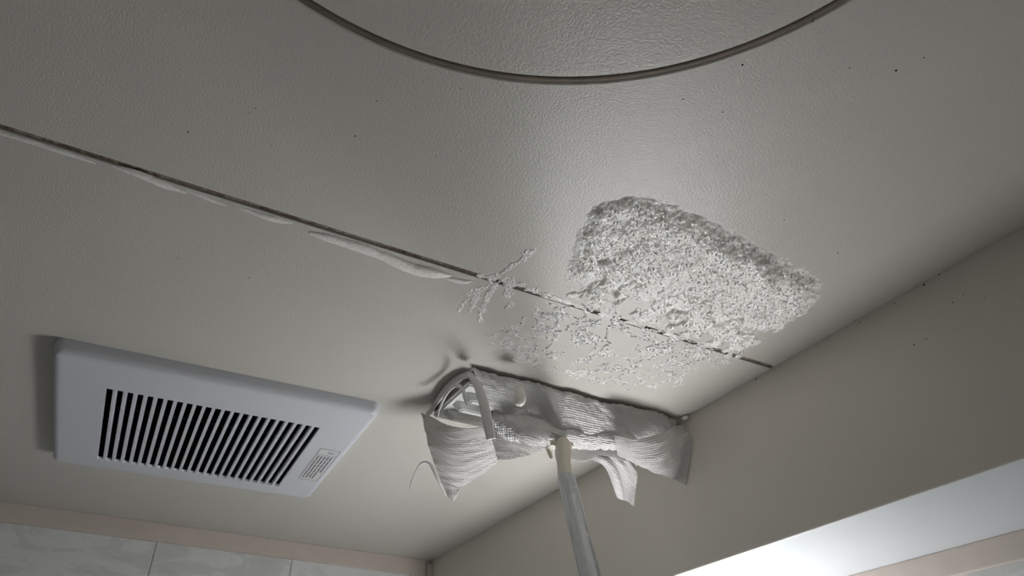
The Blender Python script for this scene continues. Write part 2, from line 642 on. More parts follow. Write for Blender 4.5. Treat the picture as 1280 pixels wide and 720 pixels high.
# dropped bulkhead
bm = bmesh.new()
box_bm(bm, XB, XW + 0.04, YF, YBK, ZB, ZC + TH)
es = [e for e in bm.edges if all(abs(v.co.x - XB) < 1e-5 and abs(v.co.z - ZB) < 1e-5 for v in e.verts)]
bmesh.ops.bevel(bm, geom=es, offset=0.0015, segments=2, profile=0.5, affect='EDGES')
bkh = bm_obj('wall_bulkhead', bm, 'bulkhead')
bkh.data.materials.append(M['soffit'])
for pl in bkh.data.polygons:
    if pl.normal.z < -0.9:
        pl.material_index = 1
struct(bkh, 'beige dropped bulkhead running along the right side of the ceiling', 'wall')

# ---- unseen frosted door added behind the viewer, its panes glowing as soft fill
door = thing('door_fill', (-0.10, YF + 0.01, 0.0), 'added white framed frosted folding door behind the viewer, glowing as fill', 'door', kind='structure')
DX0, DX1, DZ0, DZ1 = -0.48, 0.30, 0.06, 1.98
for k, (a, b) in enumerate(((DX0, (DX0 + DX1) / 2), ((DX0 + DX1) / 2, DX1))):
    for (x0, x1, z0, z1) in ((a, a + .035, DZ0, DZ1), (b - .035, b, DZ0, DZ1), (a + .035, b - .035, DZ0, DZ0 + .05), (a + .035, b - .035, DZ1 - .05, DZ1), (a + .035, b - .035, .95, .99)):
        child_of(box('fill_door_rail', x0 + .0005, x1 - .0005, YF + .002, YF + .032, z0, z1, 'ribbon', None, .002), door)
    child_of(box('glow_pane', a + .034, b - .034, YF + .012, YF + .016, DZ0 + .049, .951, 'fill_pane'), door)
    child_of(box('glow_pane', a + .034, b - .034, YF + .012, YF + .016, .989, DZ1 - .049, 'fill_pane'), door)
child_of(box('fill_door_handle', -0.115, -0.095, YF + .03, YF + .05, .88, 1.06, 'chrome', None, .004), door)

# ---- wall lamp under the bulkhead (below the frame): lights the whole room
lx, ly, lz = LAMP_POS
lamp = thing('wall_lamp', (XW, ly, lz), 'lit opal bathroom lamp on the right wall below the bulkhead', 'lamp')


def lathe(name, prof, origin, axis, mat, parent, seg=32):
    ax = Vector(axis).normalized()
    q = Vector((0, 0, 1)).rotation_difference(ax).to_matrix()
    v, f = [], []
    m = len(prof)
    for k in range(seg):
        a = 2 * math.pi * k / seg
        for (r, z) in prof:
            v.append(Vector(origin) + q @ Vector((r * math.cos(a), r * math.sin(a), z)))
    for k in range(seg):
        k2 = (k + 1) % seg
        for j in range(m - 1):
            f.append((k * m + j, k2 * m + j, k2 * m + j + 1, k * m + j + 1))
    return child_of(pyd(name, v, f, mat, None, True), parent)


gl = [(0.0005, -0.112)] + [(0.075 * math.cos(t), -0.032 + 0.08 * math.sin(t)) for t in np.linspace(-1.45, 0, 10)] + \
     [(0.075 * math.cos(t), 0.032 + 0.08 * math.sin(t)) for t in np.linspace(0, 1.45, 10)] + [(0.0005, 0.112)]
lathe('globe', gl, (lx, ly, lz), (0, 1, 0), 'lamp', lamp)
lathe('mount', [(0.0005, 0), (0.048, 0), (0.048, 0.012), (0.040, 0.020), (0.028, XW - lx - 0.07), (0.0005, XW - lx - 0.07)], (XW - 0.0015, ly, lz), (-1, 0, 0), 'chrome', lamp)

# ================================================================== VENTILATION GRILLE
TV = 0.018                               # how far the cover stands off the ceiling
VROT = math.radians(-2.4)               # the cover sits slightly askew


def derot(p):
    x, y = p[0] - VC[0], p[1] - VC[1]
    ca, sa = math.cos(-VROT), math.sin(-VROT)
    return (VC[0] + x * ca - y * sa, VC[1] + x * sa + y * ca)


def quad_of(pts):
    q = [derot(atZ(x, y, ZC - TV)) for x, y in pts]
    return (q[0][0] + q[3][0]) / 2, (q[1][0] + q[2][0]) / 2, (q[0][1] + q[1][1]) / 2, (q[2][1] + q[3][1]) / 2


VC = np.mean([atZ(x, y, ZC - TV)[:2] for x, y in ((66, 437), (468, 521), (384, 626), (69, 575))], axis=0)
vx0, vx1, vy0, vy1 = quad_of(((66, 437), (468, 521), (384, 626), (69, 575)))
sx0, sx1, sy0, sy1 = quad_of(((131, 485), (400, 535), (348, 609), (123, 573)))
print('vent', vx0, vx1, vy0, vy1, 'slots', sx0, sx1, sy0, sy1)
panel_far(sx0 - 0.022, sx1 + 0.022, sy0 - 0.022, sy1 + 0.022)
vent = thing('ventilation_grille', (VC[0], VC[1], ZC), 'bluish white plastic exhaust fan cover with black slots on the ceiling', 'vent')


def rrect(x0, x1, y0, y1, r, k=6):
    out = []
    for (cx, cy, a0) in ((x1 - r, y1 - r, 0), (x0 + r, y1 - r, 90), (x0 + r, y0 + r, 180), (x1 - r, y0 + r, 270)):
        for i in range(k + 1):
            a = math.radians(a0 + 90 * i / k)
            out.append((cx + r * math.cos(a), cy + r * math.sin(a)))
    return out


# cover: rounded, slightly tapered tray with a rectangular opening
levels = [(-0.004, 0.0), (-0.0035, -TV * 0.55), (-0.0015, -TV * 0.85), (0.0015, -TV * 0.97), (0.006, -TV)]
loops = []
v = []
for off, dz in levels:
    L = rrect(vx0 + off, vx1 - off, vy0 + off, vy1 - off, 0.010 - min(0, off) * .5 + 0.0)
    loops.append(list(range(len(v), len(v) + len(L))))
    v += [(p[0], p[1], ZC + dz) for p in L]
f = []
m = len(loops[0])
for a, b in zip(loops[:-1], loops[1:]):
    for i in range(m):
        j = (i + 1) % m
        f.append((a[i], a[j], b[j], b[i]))
# face ring down to the opening: project outer loop to opening rectangle
cx_, cy_ = (sx0 + sx1) / 2, (sy0 + sy1) / 2
inner = []
for i in range(m):
    x, y, _ = v[loops[-1][i]]
    q = (min(max(x, sx0), sx1), min(max(y, sy0), sy1))
    inner.append(q)
k = 7
corner = [(sx1, sy1), (sx0, sy1), (sx0, sy0), (sx1, sy0)]
base = len(v)
v += [(p[0], p[1], ZC - TV) for p in corner]
v += [(p[0], p[1], ZC - TV + 0.0045) for p in corner]
for q in range(4):
    idx = [loops[-1][q * k + i] for i in range(k)]
    for i in range(k - 1):
        f.append((idx[i], idx[i + 1], base + q))
    nx = loops[-1][((q + 1) % 4) * k]
    f.append((idx[-1], nx, base + (q + 1) % 4, base + q))
    f.append((base + q, base + (q + 1) % 4, base + 4 + (q + 1) % 4, base + 4 + q))
cover = child_of(pyd('cover', v, f, 'vent', None, False), vent)
bmx = bmesh.new()
bmx.from_mesh(cover.data)
bmesh.ops.recalc_face_normals(bmx, faces=bmx.faces[:])
bmx.to_mesh(cover.data)
bmx.free()
for p in cover.data.polygons:
    p.use_smooth = abs(p.normal.z) < 0.995

# slats: 23 slots -> 22 slats
NS = 23
pitch = (sx1 - sx0) / (NS - 0.37)
slot = pitch * 0.63
sw = pitch - slot
bm = bmesh.new()
box_bm(bm, 0, sw, sy0 - 0.0005, sy1 + 0.0005, 0.0, 0.0075)
for vv in bm.verts:                       # the blades lean slightly
    if vv.co.z > 0.005:
        vv.co.x += 0.0008
bmesh.ops.bevel(bm, geom=[e for e in bm.edges if all(x.co.z < 1e-5 for x in e.verts)], offset=0.0005, segments=1, affect='EDGES')
sm = bpy.data.meshes.new('slat')
bm.to_mesh(sm)
bm.free()
for i in range(NS - 1):
    o = link('slat', sm, 'vent')
    o.location = (sx0 + slot + i * pitch, 0, ZC - TV + 0.0002)
    child_of(o, vent)
# dark fan housing above the slots
bm = bmesh.new()
box_bm(bm, sx0 - 0.010, sx1 + 0.010, sy0 - 0.010, sy1 + 0.010, ZC - TV + 0.0046, ZC + 0.16)
dn = [q for q in bm.faces if q.normal.z < -0.9]
bmesh.ops.delete(bm, geom=dn, context='FACES')
child_of(bm_obj('fan_housing', bm, 'dark'), vent)
# cross rib seen inside the leftmost slots
child_of(box('cross_rib', sx0 - 0.009, sx1 + 0.009, sy0 + 0.47 * (sy1 - sy0), sy0 + 0.47 * (sy1 - sy0) + 0.004, ZC + 0.012, ZC + 0.020, 'dark'), vent)

# warning sticker
tx0, tx1, ty0, ty1 = quad_of(((402, 561), (428, 564), (397, 601), (370, 598)))
zf = ZC - TV
stick = child_of(box('warning_sticker', tx0, tx1, ty0, ty1, zf - 0.0004, zf + 0.0002, 'sticker'), vent)
stick['label'] = 'small printed warning sticker'
bm = bmesh.new()
zt = zf - 0.0006


def ink(x0, x1, y0, y1):
    box_bm(bm, x0, x1, y0, y1, zt, zf - 0.0003)


W_, L_ = tx1 - tx0, ty1 - ty0
lw = 0.0007
ink(tx0 + .001, tx1 - .001, ty0 + .001, ty0 + .001 + lw)
ink(tx0 + .001, tx1 - .001, ty1 - .001 - lw, ty1 - .001)
ink(tx0 + .001, tx0 + .001 + lw, ty0 + .001, ty1 - .001)
ink(tx1 - .001 - lw, tx1 - .001, ty0 + .001, ty1 - .001)
ink(tx0 + .001, tx1 - .001, ty0 + L_ * 0.17, ty0 + L_ * 0.17 + lw)
# warning triangle in the head strip
tcx, tcy, ts = tx0 + W_ * .62, ty0 + L_ * .09, W_ * .14
tri = [(tcx + ts, tcy), (tcx - ts, tcy - ts * .95), (tcx - ts, tcy + ts * .95)]
for a, b in zip(tri, tri[1:] + tri[:1]):
    dx, dy = b[0] - a[0], b[1] - a[1]
    ll = math.hypot(dx, dy)
    nx_, ny_ = -dy / ll * lw * .7, dx / ll * lw * .7
    vs = [bm.verts.new((q[0] + s1 * nx_, q[1] + s1 * ny_, zt)) for q in (a, b) for s1 in (-1, 1)]
    bm.faces.new((vs[0], vs[1], vs[3], vs[2]))
ink(tcx - ts * .5, tcx + ts * .3, tcy - lw * .6, tcy + lw * .6)
rr = random.Random(3)
for row in range(5):
    xa = tx0 + W_ * (0.13 + 0.155 * row)
    y = ty0 + L_ * 0.21
    end = ty0 + L_ * (0.93 if row < 4 else 0.7)
    while y < end:
        ln = rr.choice((0.006, 0.011, 0.016))
        ink(xa, xa + W_ * 0.075, y, min(y + ln, end))
        y += ln + rr.choice((0.0012, 0.0025))
o = child_of(bm_obj('printed_lines', bm, 'ink'), vent)
o.parent = stick
o.matrix_parent_inverse = Matrix.Identity(4)
pp = derot(atZ(79, 522, zf))
child_of(box('latch_mark', pp[0] - .003, pp[0] + .003, pp[1] - .010, pp[1] + .010, zf - 0.0006, zf + 0.0004, 'vent', None, 0.0004), vent)

vent.rotation_euler.z = VROT

# ================================================================== FOAM ON THE CEILING
def grid_for(poly, step, pad=0.006):
    p = np.asarray(poly)
    x0, y0 = p.min(0) - pad
    x1, y1 = p.max(0) + pad
    return np.meshgrid(np.arange(x0, min(x1, XB - 0.0005), step), np.arange(y0, y1, step))


def P2(pts):
    return [tuple(atZ(x, y)[:2]) for x, y in pts]


# --- the thick scrubbed patch
outline = P2([(737, 256), (760, 245), (790, 239), (815, 246), (850, 258), (880, 268), (905, 279), (935, 298), (975, 317), (1005, 333),
              (1027, 346), (1031, 368), (1017, 392), (990, 410), (962, 430), (930, 450), (880, 440), (840, 424), (800, 412), (755, 400),
              (715, 386), (690, 372), (700, 335), (714, 295)])
X, Y = grid_for(outline, 0.00075)
sd = poly_sd(X, Y, outline) + 0.014 * (fbm(X * 60, Y * 60, 4, 3) - 0.5) + 0.006 * (fbm(X * 260, Y * 260, 2, 2) - 0.5)
env = sst(-0.001, 0.020, sd)
rim = P2([(790, 243), (850, 263), (885, 276), (935, 305), (980, 328), (1020, 355)])
dr = np.full(X.shape, 1e9)
for a, b in zip(rim[:-1], rim[1:]):
    ex, ey = b[0] - a[0], b[1] - a[1]
    t = np.clip(((X - a[0]) * ex + (Y - a[1]) * ey) / (ex * ex + ey * ey), 0, 1)
    dr = np.minimum(dr, np.hypot(X - a[0] - t * ex, Y - a[1] - t * ey))
ridge = np.exp(-(dr / 0.024) ** 2)
YS = Y * 0.58
lump = 1 - worley(X * 60 + 2 * fbm(X * 40, YS * 40, 2, 8), YS * 60, 4)
fine = 1 - worley(X * 190, YS * 190 + 1.5 * fbm(X * 90, YS * 90, 2, 6), 9)
crumb = 1 - worley(X * 430, YS * 430, 19)
micro = fbm(X * 300, YS * 300, 3, 27)
sx_ = fbm(X * 26, YS * 26, 3, 12)
blob = np.zeros(X.shape)
for (px, py, rr_, hh) in ((757, 325, .0050, .006), (770, 366, .0045, .005), (757, 350, .004, .003), (905, 312, .020, .006), (940, 325, .015, .005), (885, 272, .013, .006),
                          (745, 268, .008, .003), (740, 360, .006, .002), (955, 345, .015, .004)):
    q = atZ(px, py)
    blob = np.maximum(blob, hh * np.exp(-(((X - q[0]) ** 2 + (Y - q[1]) ** 2) / rr_ ** 2) ** 1.5))
smooth_zone = sst(0.002, 0.006, blob) * 0.9
env2 = sst(0.0, 0.034, sd)
Hh = env * (0.0006 + (0.0012 * fine + 0.0011 * crumb + 0.0009 * micro) * (1 - 0.55 * smooth_zone)) \
    + env2 * (ridge * (0.0014 + 0.0030 * lump) + 0.0034 * np.clip(sx_ - 0.30, 0, 1) * 2 + 0.0024 * lump * (1 - .5 * smooth_zone) + blob)
# bare flecks of ceiling showing through towards the lower right
fade = sst(0.0, 0.07, sd)
seamd = np.abs(Y - SEAM)
thin = sst(0.44, 0.58, Y + 0.10 * (X - 0.5))
hole = sst(0.42, 0.64, fbm(X * 75, Y * 48, 4, 33)) * thin * (1 - smooth_zone)
Hh = np.clip(Hh * (1 - 0.85 * hole) - 0.0018 * thin, 0, None)
Hh *= (1 - sst(0.0045, 0.0012, seamd) * 0.75)
FP = (X, Y, Hh)
foam = field_mesh('foam_patch', X, Y, Hh)
tag(foam, 'thick crumbly white soap foam patch scrubbed onto the ceiling', 'foam', kind='stuff')

# --- thin lacy film of bubbles below the seam
lace_o = P2([(700, 366), (800, 395), (880, 420), (945, 445), (905, 462), (865, 470), (850, 492), (800, 495), (760, 488), (720, 478), (690, 470),
             (655, 458), (625, 447), (605, 420), (640, 395), (665, 375)])
X, Y = grid_for(lace_o, 0.0006)
sd = poly_sd(X, Y, lace_o) + 0.03 * (fbm(X * 45, Y * 45, 3, 71) - 0.5)
w = sst(-0.004, 0.03, sd)
YS = Y * 0.62
u_ = X * 62 + 1.6 * fbm(X * 60, YS * 60, 3, 41)
v_ = YS * 120 + 1.6 * fbm(X * 60 + 9, YS * 60, 3, 42)
rg = 1 - np.abs(2 * fbm(u_, v_, 4, 44) - 1) * 5.0
patchy = fbm(X * 26, YS * 26, 3, 45)
near_seam = sst(0.07, 0.0, Y - SEAM)
amt = np.clip(rg, 0, 1) * sst(0.20, 0.44, patchy + 0.25 * near_seam) * w
bub = 1 - worley(X * 520, YS * 520, 46)
Hh = np.where(amt > 0.22, 0.00025 + 0.0002 * np.clip(amt, 0, 1) + 0.0007 * amt * bub, 0)
LACE = (X, Y, amt)
Hh = np.where(Hh < 0.00022, 0, Hh)
lace = field_mesh('bubble_film', X, Y, Hh, 'foam_thin', lift=0.0002)
tag(lace, 'thin lacy film of soap bubbles smeared between the seam and the mop', 'foam', kind='stuff')

# --- single shiny bubbles standing proud of the film and the foam
bm = bmesh.new()
bmesh.ops.create_icosphere(bm, subdivisions=1, radius=1.0)
bv = np.array([tuple(q.co) for q in bm.verts])
bf = np.array([[q.index for q in fc.verts] for fc in bm.faces])
bm.free()


def bubbles(name, X, Y, weight, height, count, r0, r1, label, parent):
    wgt = weight.ravel() / weight.sum()
    pick = rng.choice(wgt.size, count, p=wgt)
    rad = r0 + (r1 - r0) * rng.random(count) ** 3
    ctr = np.stack([X.ravel()[pick], Y.ravel()[pick], ZC - height.ravel()[pick] - rad * 0.3], -1)
    vv = (ctr[:, None, :] + bv[None] * rad[:, None, None]).reshape(-1, 3)
    ff = (bf[None] + (np.arange(count) * len(bv))[:, None, None]).reshape(-1, 3)
    o = pyd(name, vv, ff, 'bubble', None, True)
    o['kind'] = 'stuff'
    o['label'] = label
    o.parent = parent
    return o


bubbles('soap_bubbles', LACE[0], LACE[1], LACE[2] ** 2, LACE[2] * 0.0006, 3200, 0.0005, 0.0013, 'tiny glistening soap bubbles dotted over the lacy film', lace)
bubbles('soap_bubbles', FP[0], FP[1], sst(0.0005, 0.004, FP[2]), FP[2], 3200, 0.00035, 0.0012, 'tiny glistening soap bubbles dotted over the thick foam patch', foam)

# --- feathery smear crossing the seam left of the patch
paths = [[(668, 313), (652, 325), (636, 336), (622, 345)], [(622, 345), (605, 360), (588, 367), (578, 380), (573, 390)], [(622, 345), (612, 365), (604, 385), (598, 402)],
         [(640, 350), (632, 362), (640, 378), (630, 386)], [(622, 345), (640, 352), (665, 362), (695, 372)], [(600, 345), (622, 345)],
         [(600, 362), (592, 378), (586, 392)]]
allp = P2([q for p in paths for q in p])
X, Y = grid_for(allp, 0.0006, 0.012)
Hh = np.zeros(X.shape)
for p in paths:
    p = crom(np.array(P2(p)), 12)
    d = np.full(X.shape, 1e9)
    for i, (a, b) in enumerate(zip(p[:-1], p[1:])):
        ex, ey = b - a
        t = np.clip(((X - a[0]) * ex + (Y - a[1]) * ey) / (ex * ex + ey * ey + 1e-12), 0, 1)
        d = np.minimum(d, np.hypot(X - a[0] - t * ex, Y - a[1] - t * ey) * (0.8 + 0.08 * i))
    d = d + 0.016 * (fbm(X * 150, Y * 90, 4, 61) - 0.48)
    Hh = np.maximum(Hh, sst(0.0075, 0.001, d))
bub = 1 - worley(X * 430, Y * 430, 66)
Hh = Hh * (0.0003 + 0.0015 * bub)
Hh = np.where(Hh < 0.0005, 0, Hh)
fe = field_mesh('foam_smear', X, Y, Hh, 'foam_thin')
tag(fe, 'small feathery branching foam smear crossing the ceiling seam', 'foam', kind='stuff')

# --- foam squeezed out along the seam (each streak on its own)
streaks = [
    ([(0, 167), (40, 178), (80, 191), (118, 204)], [3, 4, 4, 2], 'faint foam streak along the seam at the left picture edge'),
    ([(140, 208), (170, 217), (200, 229), (232, 241)], [2, 6, 7, 2], 'flat foam streak under the seam above the left side of the vent'),
    ([(228, 236), (256, 247), (282, 257)], [1, 4, 2], 'short thin foam streak on the seam above the middle of the vent'),
    ([(294, 258), (318, 266), (340, 273), (364, 279)], [1, 5, 7, 2], 'foam streak below the seam above the right side of the vent'),
    ([(389, 291), (410, 297), (440, 306), (475, 318), (510, 333), (535, 340), (560, 344)], [5, 9, 11, 11, 14, 13, 4], 'longest and fattest foam streak along the seam, left of the branching smear'),
    ([(549, 345), (565, 349), (580, 352), (589, 351)], [2, 6, 6, 2], 'short plump foam streak under the seam touching the branching smear'),
]
for pts, wid, lab in streaks:
    p = crom(np.array(P2(pts)), 30)
    wd = crom(np.array(wid, float), 30) * 0.00062
    X, Y = grid_for(p, 0.0007, 0.012)
    hm = np.zeros(X.shape)
    for (a, b, w0) in zip(p[:-1], p[1:], wd[:-1]):
        ex, ey = b - a
        t = np.clip(((X - a[0]) * ex + (Y - a[1]) * ey) / (ex * ex + ey * ey + 1e-12), 0, 1)
        d = np.hypot(X - a[0] - t * ex, Y - a[1] - t * ey) / max(w0, 3e-4)
        d = d + 0.25 * (vnoise(X * 120, Y * 120, 81) - 0.5)
        hm = np.maximum(hm, np.sqrt(np.clip(1 - d * d, 0, 1)) * w0)
    hm = hm * 0.55 + np.where(hm > 0, 0.0004 * vnoise(X * 600, Y * 600, 83), 0)
    hm = np.where(hm < 0.0002, 0, hm)
    o = field_mesh('foam_streak', X, Y, hm)
    tag(o, lab, 'foam', 'foam streaks along the ceiling seam', 'stuff')

# --- foam filling the seam groove across the patch
X, Y = np.meshgrid(np.arange(0.30, XB - 0.002, 0.0006), np.arange(G0 - 0.002, G1 + 0.002, 0.0006))
px_noise = fbm(X * 50, Y * 90, 3, 91)
g = sst(0.28, 0.42, X) * (1 - sst(0.62, 0.665, X))
Hh = np.clip((px_noise - 0.46) * 0.008 * g + 0.001 * (g - 1), 0, 0.0022)
o = field_mesh('seam_foam', X, Y, Hh, 'foam_thin', lift=0.0009)
tag(o, 'broken white foam caught in the seam groove inside the big foam patch', 'foam', kind='stuff')

# ================================================================== MOP
joint = np.array([0.523, 0.822, CAMZ + 0.402])
mop = thing('flat_mop', (0.523, 0.822, ZC - 0.024), 'flat mop with worn aluminium pole pressed against the ceiling', 'mop')
HX0, HX1, HY0, HY1 = 0.366, 0.676, 0.768, 0.880
child_of(box('pad', HX0, HX1, HY0, HY1, ZC - 0.0135, ZC - 0.0025, 'sponge', None, 0.003, 2), mop)
# ribbed top plate: a shallow tray with a raised rim, seen at its left end
bm = bmesh.new()
box_bm(bm, HX0 - .002, HX1 + .002, HY0 + .002, HY1 - .002, ZC - 0.0205, ZC - 0.0135)
bmesh.ops.bevel(bm, geom=[e for e in bm.edges], offset=0.002, segments=2, affect='EDGES')
child_of(bm_obj('plate', bm, 'ribbon'), mop)
for yy in (0.795, 0.824, 0.853):
    bm = bmesh.new()
    vs = box_bm(bm, HX0 + .004, HX1 - .004, yy - .009, yy + .009, ZC - 0.030, ZC - 0.020)
    for q in vs:
        if q.co.z < ZC - 0.025:
            q.co.y = yy + (q.co.y - yy) * 0.55
            q.co.x += 0.010 if q.co.x < 0.5 else -0.010
    bmesh.ops.bevel(bm, geom=[e for e in bm.edges], offset=0.0015, segments=2, affect='EDGES')
    child_of(bm_obj('rib', bm, 'ribbon'), mop)


def at_depth(x, y, d):
    p = _ray(x, y) * (d / F)
    return np.array([p[0], p[1], p[2] + CAMZ])


p_neck = at_depth(703, 553, 0.985)
p_mid = at_depth(706, 594, 0.915)
p_top = at_depth(708, 599, 0.905)
p_bot = at_depth(738, 720, 0.735)
adir = (p_bot - p_top) / np.linalg.norm(p_bot - p_top)


def lathe_path(name, stations, mat, seg=28, parent=mop):
    """stations: (point, radius); cross sections square to the overall direction"""
    P = [np.array(s[0]) for s in stations]
    d = P[-1] - P[0]
    d /= np.linalg.norm(d)
    s = np.cross(d, (0, 0, 1))
    s /= np.linalg.norm(s)
    n_ = np.cross(s, d)
    v, f = [], []
    for p, (_, r) in zip(P, stations):
        for k in range(seg):
            a = 2 * math.pi * k / seg
            v.append(p + s * math.cos(a) * r + n_ * math.sin(a) * r)
    m = len(stations)
    for i in range(m - 1):
        for k in range(seg):
            k2 = (k + 1) % seg
            f.append((i * seg + k, i * seg + k2, (i + 1) * seg + k2, (i + 1) * seg + k))
    f.append(tuple(range(seg))[::-1])
    f.append(tuple((m - 1) * seg + k for k in range(seg)))
    o = pyd(name, v, f, mat, None, True)
    return child_of(o, parent)


ax0 = p_neck
sk = lathe_path('socket', [(ax0 - adir * .0005, .0060), (ax0 + adir * .003, .0092), (ax0 + adir * .010, .0106), (ax0 + (p_mid - ax0) * .35, .0106), (ax0 + (p_mid - ax0) * .52, .0098),
                           (ax0 + (p_mid - ax0) * .58, .0090), (ax0 + (p_mid - ax0) * .95, .0088), (p_top + adir * .004, .0087), (p_top + adir * .03, .0086)], 'cream')
sk['label'] = 'cream plastic pole socket'
pole = lathe_path('pole', [(p_top - adir * .0002, .0093), (p_top + adir * .0006, .0104), (p_top + adir * .002, .0107), (p_top + adir * .3, .0107), (p_top + adir * .75, .0107),
                           (p_top + adir * .752, .009)], 'pole')
# give the pole its own axis so that its wear streaks run lengthways
qm = Vector((0, 0, 1)).rotation_difference(Vector(adir)).to_matrix().to_4x4()
Mw = Matrix.Translation(Vector(p_top)) @ qm
pole.data.transform(Mw.inverted())
pole.matrix_parent_inverse = Matrix.Translation(-Vector(mop.location)) @ Mw
dot = p_top + adir * 0.0055 - np.array(_fw.tolist() + [0.3]) / np.linalg.norm([*_fw, .3]) * 0.0106
child_of(bm_obj('rivet', (lambda b: (bmesh.ops.create_icosphere(b, subdivisions=2, radius=0.0010, matrix=Matrix.Translation(Vector(dot))), b)[1])(bmesh.new()), 'mould', None, True), mop)
# universal joint: yoke from the plate to the socket
yk = np.array([0.523, 0.822, ZC - 0.030])
child_of(tube('yoke', [yk + (0, 0, .008), yk, (yk + p_neck) / 2 + (0, 0, -.004), p_neck + adir * .004], [.012, .011, .0085, .0085], 'cream', None, 24, 14), mop)
child_of(tube('joint_pin', [p_neck + adir * .004 + np.array([-.0155, 0.004, 0.0]), p_neck + adir * .004 + np.array([.0135, -0.002, 0.0])], [.0035, .0035], 'cream', None, 6, 12), mop)
# little broken clip beside the socket
q0, q1, q2 = atY(683, 560, .800), atY(687, 566, .800), atY(690, 574, .800)
child_of(tube('clip', [q0, q1, q2], [.0016, .003, .002], 'cream', None, 12, 8), mop)

# ================================================================== COTTON CLOTH
cloth = thing('gauze_cloth', (0.52, 0.80, ZC - 0.05), 'wet white cotton gauze rag wrapped around the mop head', 'cloth')


def patch(name, rows, mat='cloth', nu=90, nv=60, wr=0.0012, ws=(40, 14), seed=0, thick=0.0011, fray=0.0, parent=cloth, double=False, wrinkle=None, label=None):
    """A cloth sheet through a grid of control points (rows of points), creased and given thickness."""
    C = np.asarray(rows, float)
    A = crom(C, nv)                              # nv x n x 3
    A = np.transpose(crom(np.transpose(A, (1, 0, 2)), nu), (1, 0, 2))   # nv x nu x 3
    du = np.gradient(A, axis=1)
    dv = np.gradient(A, axis=0)
    nrm = np.cross(du, dv)
    nrm /= np.linalg.norm(nrm, axis=2)[..., None] + 1e-12
    lu = np.cumsum(np.linalg.norm(du, axis=2), axis=1)
    lv = np.cumsum(np.linalg.norm(dv, axis=2), axis=0)
    g = (fbm(lu * ws[0], lv * ws[1], 3, 200 + seed) - 0.5) * 2 * wr
    g = g + (np.abs(fbm(lu * ws[0] * 2.1 + 5, lv * ws[1] * 2.1, 2, 230 + seed) - 0.5) - 0.15) * wr * 1.4
    if wrinkle is not None:
        g = g + wrinkle(lu, lv)
    A = A + nrm * g[..., None]
    if fray:
        e = (vnoise(lu[-1] * 420, lu[-1] * 0 + seed, 5) - .5) * 2 * fray
        A[-1] += dv[-1] / (np.linalg.norm(dv[-1], axis=1)[:, None] + 1e-9) * e[:, None]
        A[-2] += dv[-2] / (np.linalg.norm(dv[-2], axis=1)[:, None] + 1e-9) * e[:, None] * .4
    A[..., 0] = np.minimum(A[..., 0], XB - 0.0015)
    A[..., 2] = np.minimum(A[..., 2], ZC - 0.0012)
    v = A.reshape(-1, 3)
    idx = np.arange(nu * nv).reshape(nv, nu)
    f = np.stack([idx[:-1, :-1], idx[:-1, 1:], idx[1:, 1:], idx[1:, :-1]], -1).reshape(-1, 4)
    o = pyd(name, v, f, mat, None, True)
    uvl = o.data.uv_layers.new(name='UVMap')
    uvs = np.stack([lu.ravel(), lv.ravel()], -1)
    li = np.zeros(len(o.data.loops), dtype=np.int32)
    o.data.loops.foreach_get('vertex_index', li)
    uvl.data.foreach_set('uv', uvs[li].astype(np.float32).ravel())
    md = o.modifiers.new('thickness', 'SOLIDIFY')
    md.thickness = thick
    md.offset = 0.0
    if label:
        o['label'] = label
    return child_of(o, parent)


def col(px, py, Y):
    return atY(px, py, Y)


zc_ = ZC - 0.0014
# 1. front wrap: under the pad, round the near edge, rolled up below
cols = []
for (xx, ytop, bqx, bqy, bulge) in ((0.364, .757, 612, 511, .000), (0.385, .757, 626, 514, .002), (0.415, .757, 645, 517, .003), (0.445, .757, 668, 520, .003), (0.482, .757, 696, 534, .002),
                                    (0.515, .756, 725, 540, .002), (0.556, .756, 758, 545, .001), (0.600, .756, 792, 551, .004), (0.640, .756, 822, 549, .004), (0.684, .756, 850, 545, .000)):
    b = atY(bqx, bqy, .782)
    x = 0.5 * xx + 0.5 * b[0]
    h = ZC - b[2]
    cols.append([(xx, .86, zc_), (xx, .775, zc_), (xx, ytop + .002, zc_ - .0015), (xx, ytop - .001 - bulge, ZC - h * .22), (x, ytop + .010 - bulge, ZC - h * .62),
                 (b[0], .782, b[2]), (b[0], .794, b[2] + 0.003), (b[0], .802, b[2] + .014), (b[0], .808, ZC - .028)])
rows = np.transpose(np.array(cols), (1, 0, 2))


def wk1(lu, lv):
    g = 0.0016 * np.sin(lu * 95 + 4 * fbm(lu * 20, lv * 20, 2, 5)) * sst(0.10, 0.125, lv)
    diag = (lu - 0.20) * 0.8 - (lv - 0.135)
    g += 0.0035 * np.exp(-(diag / 0.004) ** 2) * sst(0.17, 0.22, lu) * (1 - sst(0.25, 0.28, lu))
    return g


patch('front_wrap', rows, nu=220, nv=130, wr=0.0034, ws=(48, 30), seed=1, wrinkle=wk1)

